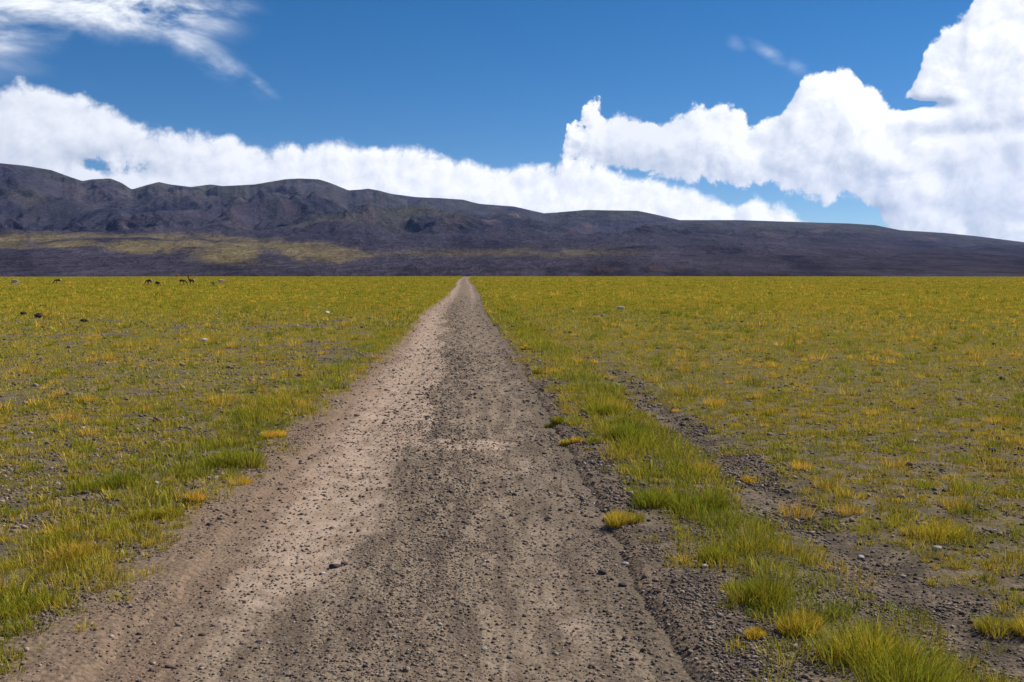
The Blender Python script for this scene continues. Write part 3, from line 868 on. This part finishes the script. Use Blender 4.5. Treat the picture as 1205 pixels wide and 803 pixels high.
def llama(name, mats, grazing):
    P, Eg, Rd = [], [], []
    def add(p, r, prev=None):
        P.append(p); Rd.append(r)
        if prev is not None: Eg.append((prev, len(P) - 1))
        return len(P) - 1
    a = add((0, 0, .90), (.20, .21)); b = add((.30, 0, .88), (.21, .23), a); c = add((.62, 0, .90), (.19, .23), b)
    tl = add((-.17, 0, .93), (.09, .09), a); add((-.25, 0, .76), (.05, .05), tl)
    for sy in (-1, 1):
        h = add((.02, sy * .12, .74), (.11, .12), a); k = add((.08, sy * .12, .60), (.07, .07), h)
        hk = add((-.05, sy * .12, .38), (.038, .038), k); ft = add((-.01, sy * .12, .06), (.028, .028), hk); add((.05, sy * .12, .025), (.03, .028), ft)
        h = add((.60, sy * .11, .70), (.09, .10), c); k = add((.60, sy * .11, .40), (.042, .042), h)
        ft = add((.60, sy * .11, .06), (.03, .03), k); add((.66, sy * .11, .025), (.03, .028), ft)
    if grazing:
        n1 = add((.84, 0, .84), (.13, .14), c); n2 = add((1.05, 0, .60), (.085, .09), n1); n3 = add((1.17, 0, .36), (.07, .07), n2)
        hd = add((1.24, 0, .24), (.075, .08), n3); mz = add((1.33, 0, .10), (.04, .04), hd)
        for sy in (-1, 1): add((1.20, sy * .07, .40), (.018, .022), hd)
    else:
        n1 = add((.80, 0, 1.04), (.13, .14), c); n2 = add((.88, 0, 1.30), (.085, .09), n1); n3 = add((.92, 0, 1.52), (.07, .07), n2)
        hd = add((.97, 0, 1.62), (.075, .08), n3); mz = add((1.14, 0, 1.58), (.042, .045), hd)
        for sy in (-1, 1): add((.93, sy * .06, 1.80), (.018, .022), hd)
    me = bpy.data.meshes.new(name); me.from_pydata(P, Eg, []); me.materials.append(mats)
    o = bpy.data.objects.new(name, me); col.objects.link(o)
    sk = o.modifiers.new('skin', 'SKIN'); sk.use_smooth_shade = True
    for i, d in enumerate(me.skin_vertices[0].data): d.radius = Rd[i]; d.use_root = (i == 0)
    sb = o.modifiers.new('smooth', 'SUBSURF'); sb.levels = 1; sb.render_levels = 2
    return o


W_dark = mat_wool('dark_and_white_wool', (.085, .052, .034), (.62, .56, .48), (.05, .032, .024))
W_pale = mat_wool('cream_wool', (.62, .52, .38), (.66, .58, .46), (.5, .38, .25))
W_tan = mat_wool('rust_wool', (.36, .15, .08), (.5, .34, .22), (.30, .14, .08))
protos = {}
HERD = [
    (71, 335, 'd', 1, 205, 'dark brown llama with white rump, leftmost dark one of the herd'),
    (178, 336, 'd', 1, 170, 'dark brown llama with pale flank grazing near the middle of the herd'),
    (184, 337.5, 'd', 1, -30, 'small dark llama grazing right against the one with the pale flank'),
    (212, 336, 'd', 1, 15, 'dark llama grazing below the left rust one'),
    (228, 336, 'd', 0, 215, 'dark llama standing with raised neck, right of the one grazing below the rust coloured pair'),
    (249, 336.5, 'd', 1, 80, 'small dark llama seen end on near the right end of the herd'),
    (258, 336, 'p', 1, 10, 'cream llama grazing at the right end of the herd'),
    (15, 336, 'p', 1, 0, 'cream llama grazing at the far left, left one of a cream pair'),
    (20, 336.5, 'p', 1, 160, 'cream llama grazing at the far left, right one of a cream pair'),
    (210, 327.5, 't', 0, 160, 'rust coloured llama standing by the skyline of the plain, left of two'),
    (224, 327.5, 't', 1, 20, 'rust coloured llama grazing by the skyline of the plain, right of two'),
]
for (px, py, kd, gz, rot, lb) in HERD:
    k = (kd, gz)
    if k not in protos:
        o = protos[k] = llama('llama', {'d': W_dark, 'p': W_pale, 't': W_tan}[kd], gz)
    else:
        o = protos[k].copy(); col.objects.link(o)
    x, y = ground_xy(px, py)
    sc = .72 if lb.startswith('small') else .9
    if kd == 't': sc = 1.15
    o.location = (x, y, Z0(x, y)); o.rotation_euler = (0, 0, R(rot)); o.scale = (sc,) * 3
    tag(o, lb, 'llama', 'llamas grazing on the left plain')


# ------------------------------------------------------------------ air
def build_haze():
    me = bpy.data.meshes.new('haze')
    X, z0, z1 = 17000, -60, 1500
    v = [(sx * X, sy * X, z) for z in (z0, z1) for sx, sy in ((-1, -1), (1, -1), (1, 1), (-1, 1))]
    me.from_pydata(v, [], [(3, 2, 1, 0), (4, 5, 6, 7), (0, 1, 5, 4), (1, 2, 6, 5), (2, 3, 7, 6), (3, 0, 4, 7)])
    m = bpy.data.materials.new('thin_blue_air'); m.use_nodes = True; N = NT(m.node_tree); N.n.clear()
    out = N.node('ShaderNodeOutputMaterial'); pv = N.node('ShaderNodeVolumePrincipled')
    pv.inputs['Color'].default_value = (.32, .48, .95, 1); pv.inputs['Density'].default_value = 1.7e-5; pv.inputs['Anisotropy'].default_value = 0.2
    N.l.new(pv.outputs[0], out.inputs['Volume'])
    me.materials.append(m)
    o = bpy.data.objects.new('haze', me); col.objects.link(o); tag(o, kind='stuff', label='thin blue air over the plain and the hills', cat='haze')
HAZE = True
if HAZE: build_haze()
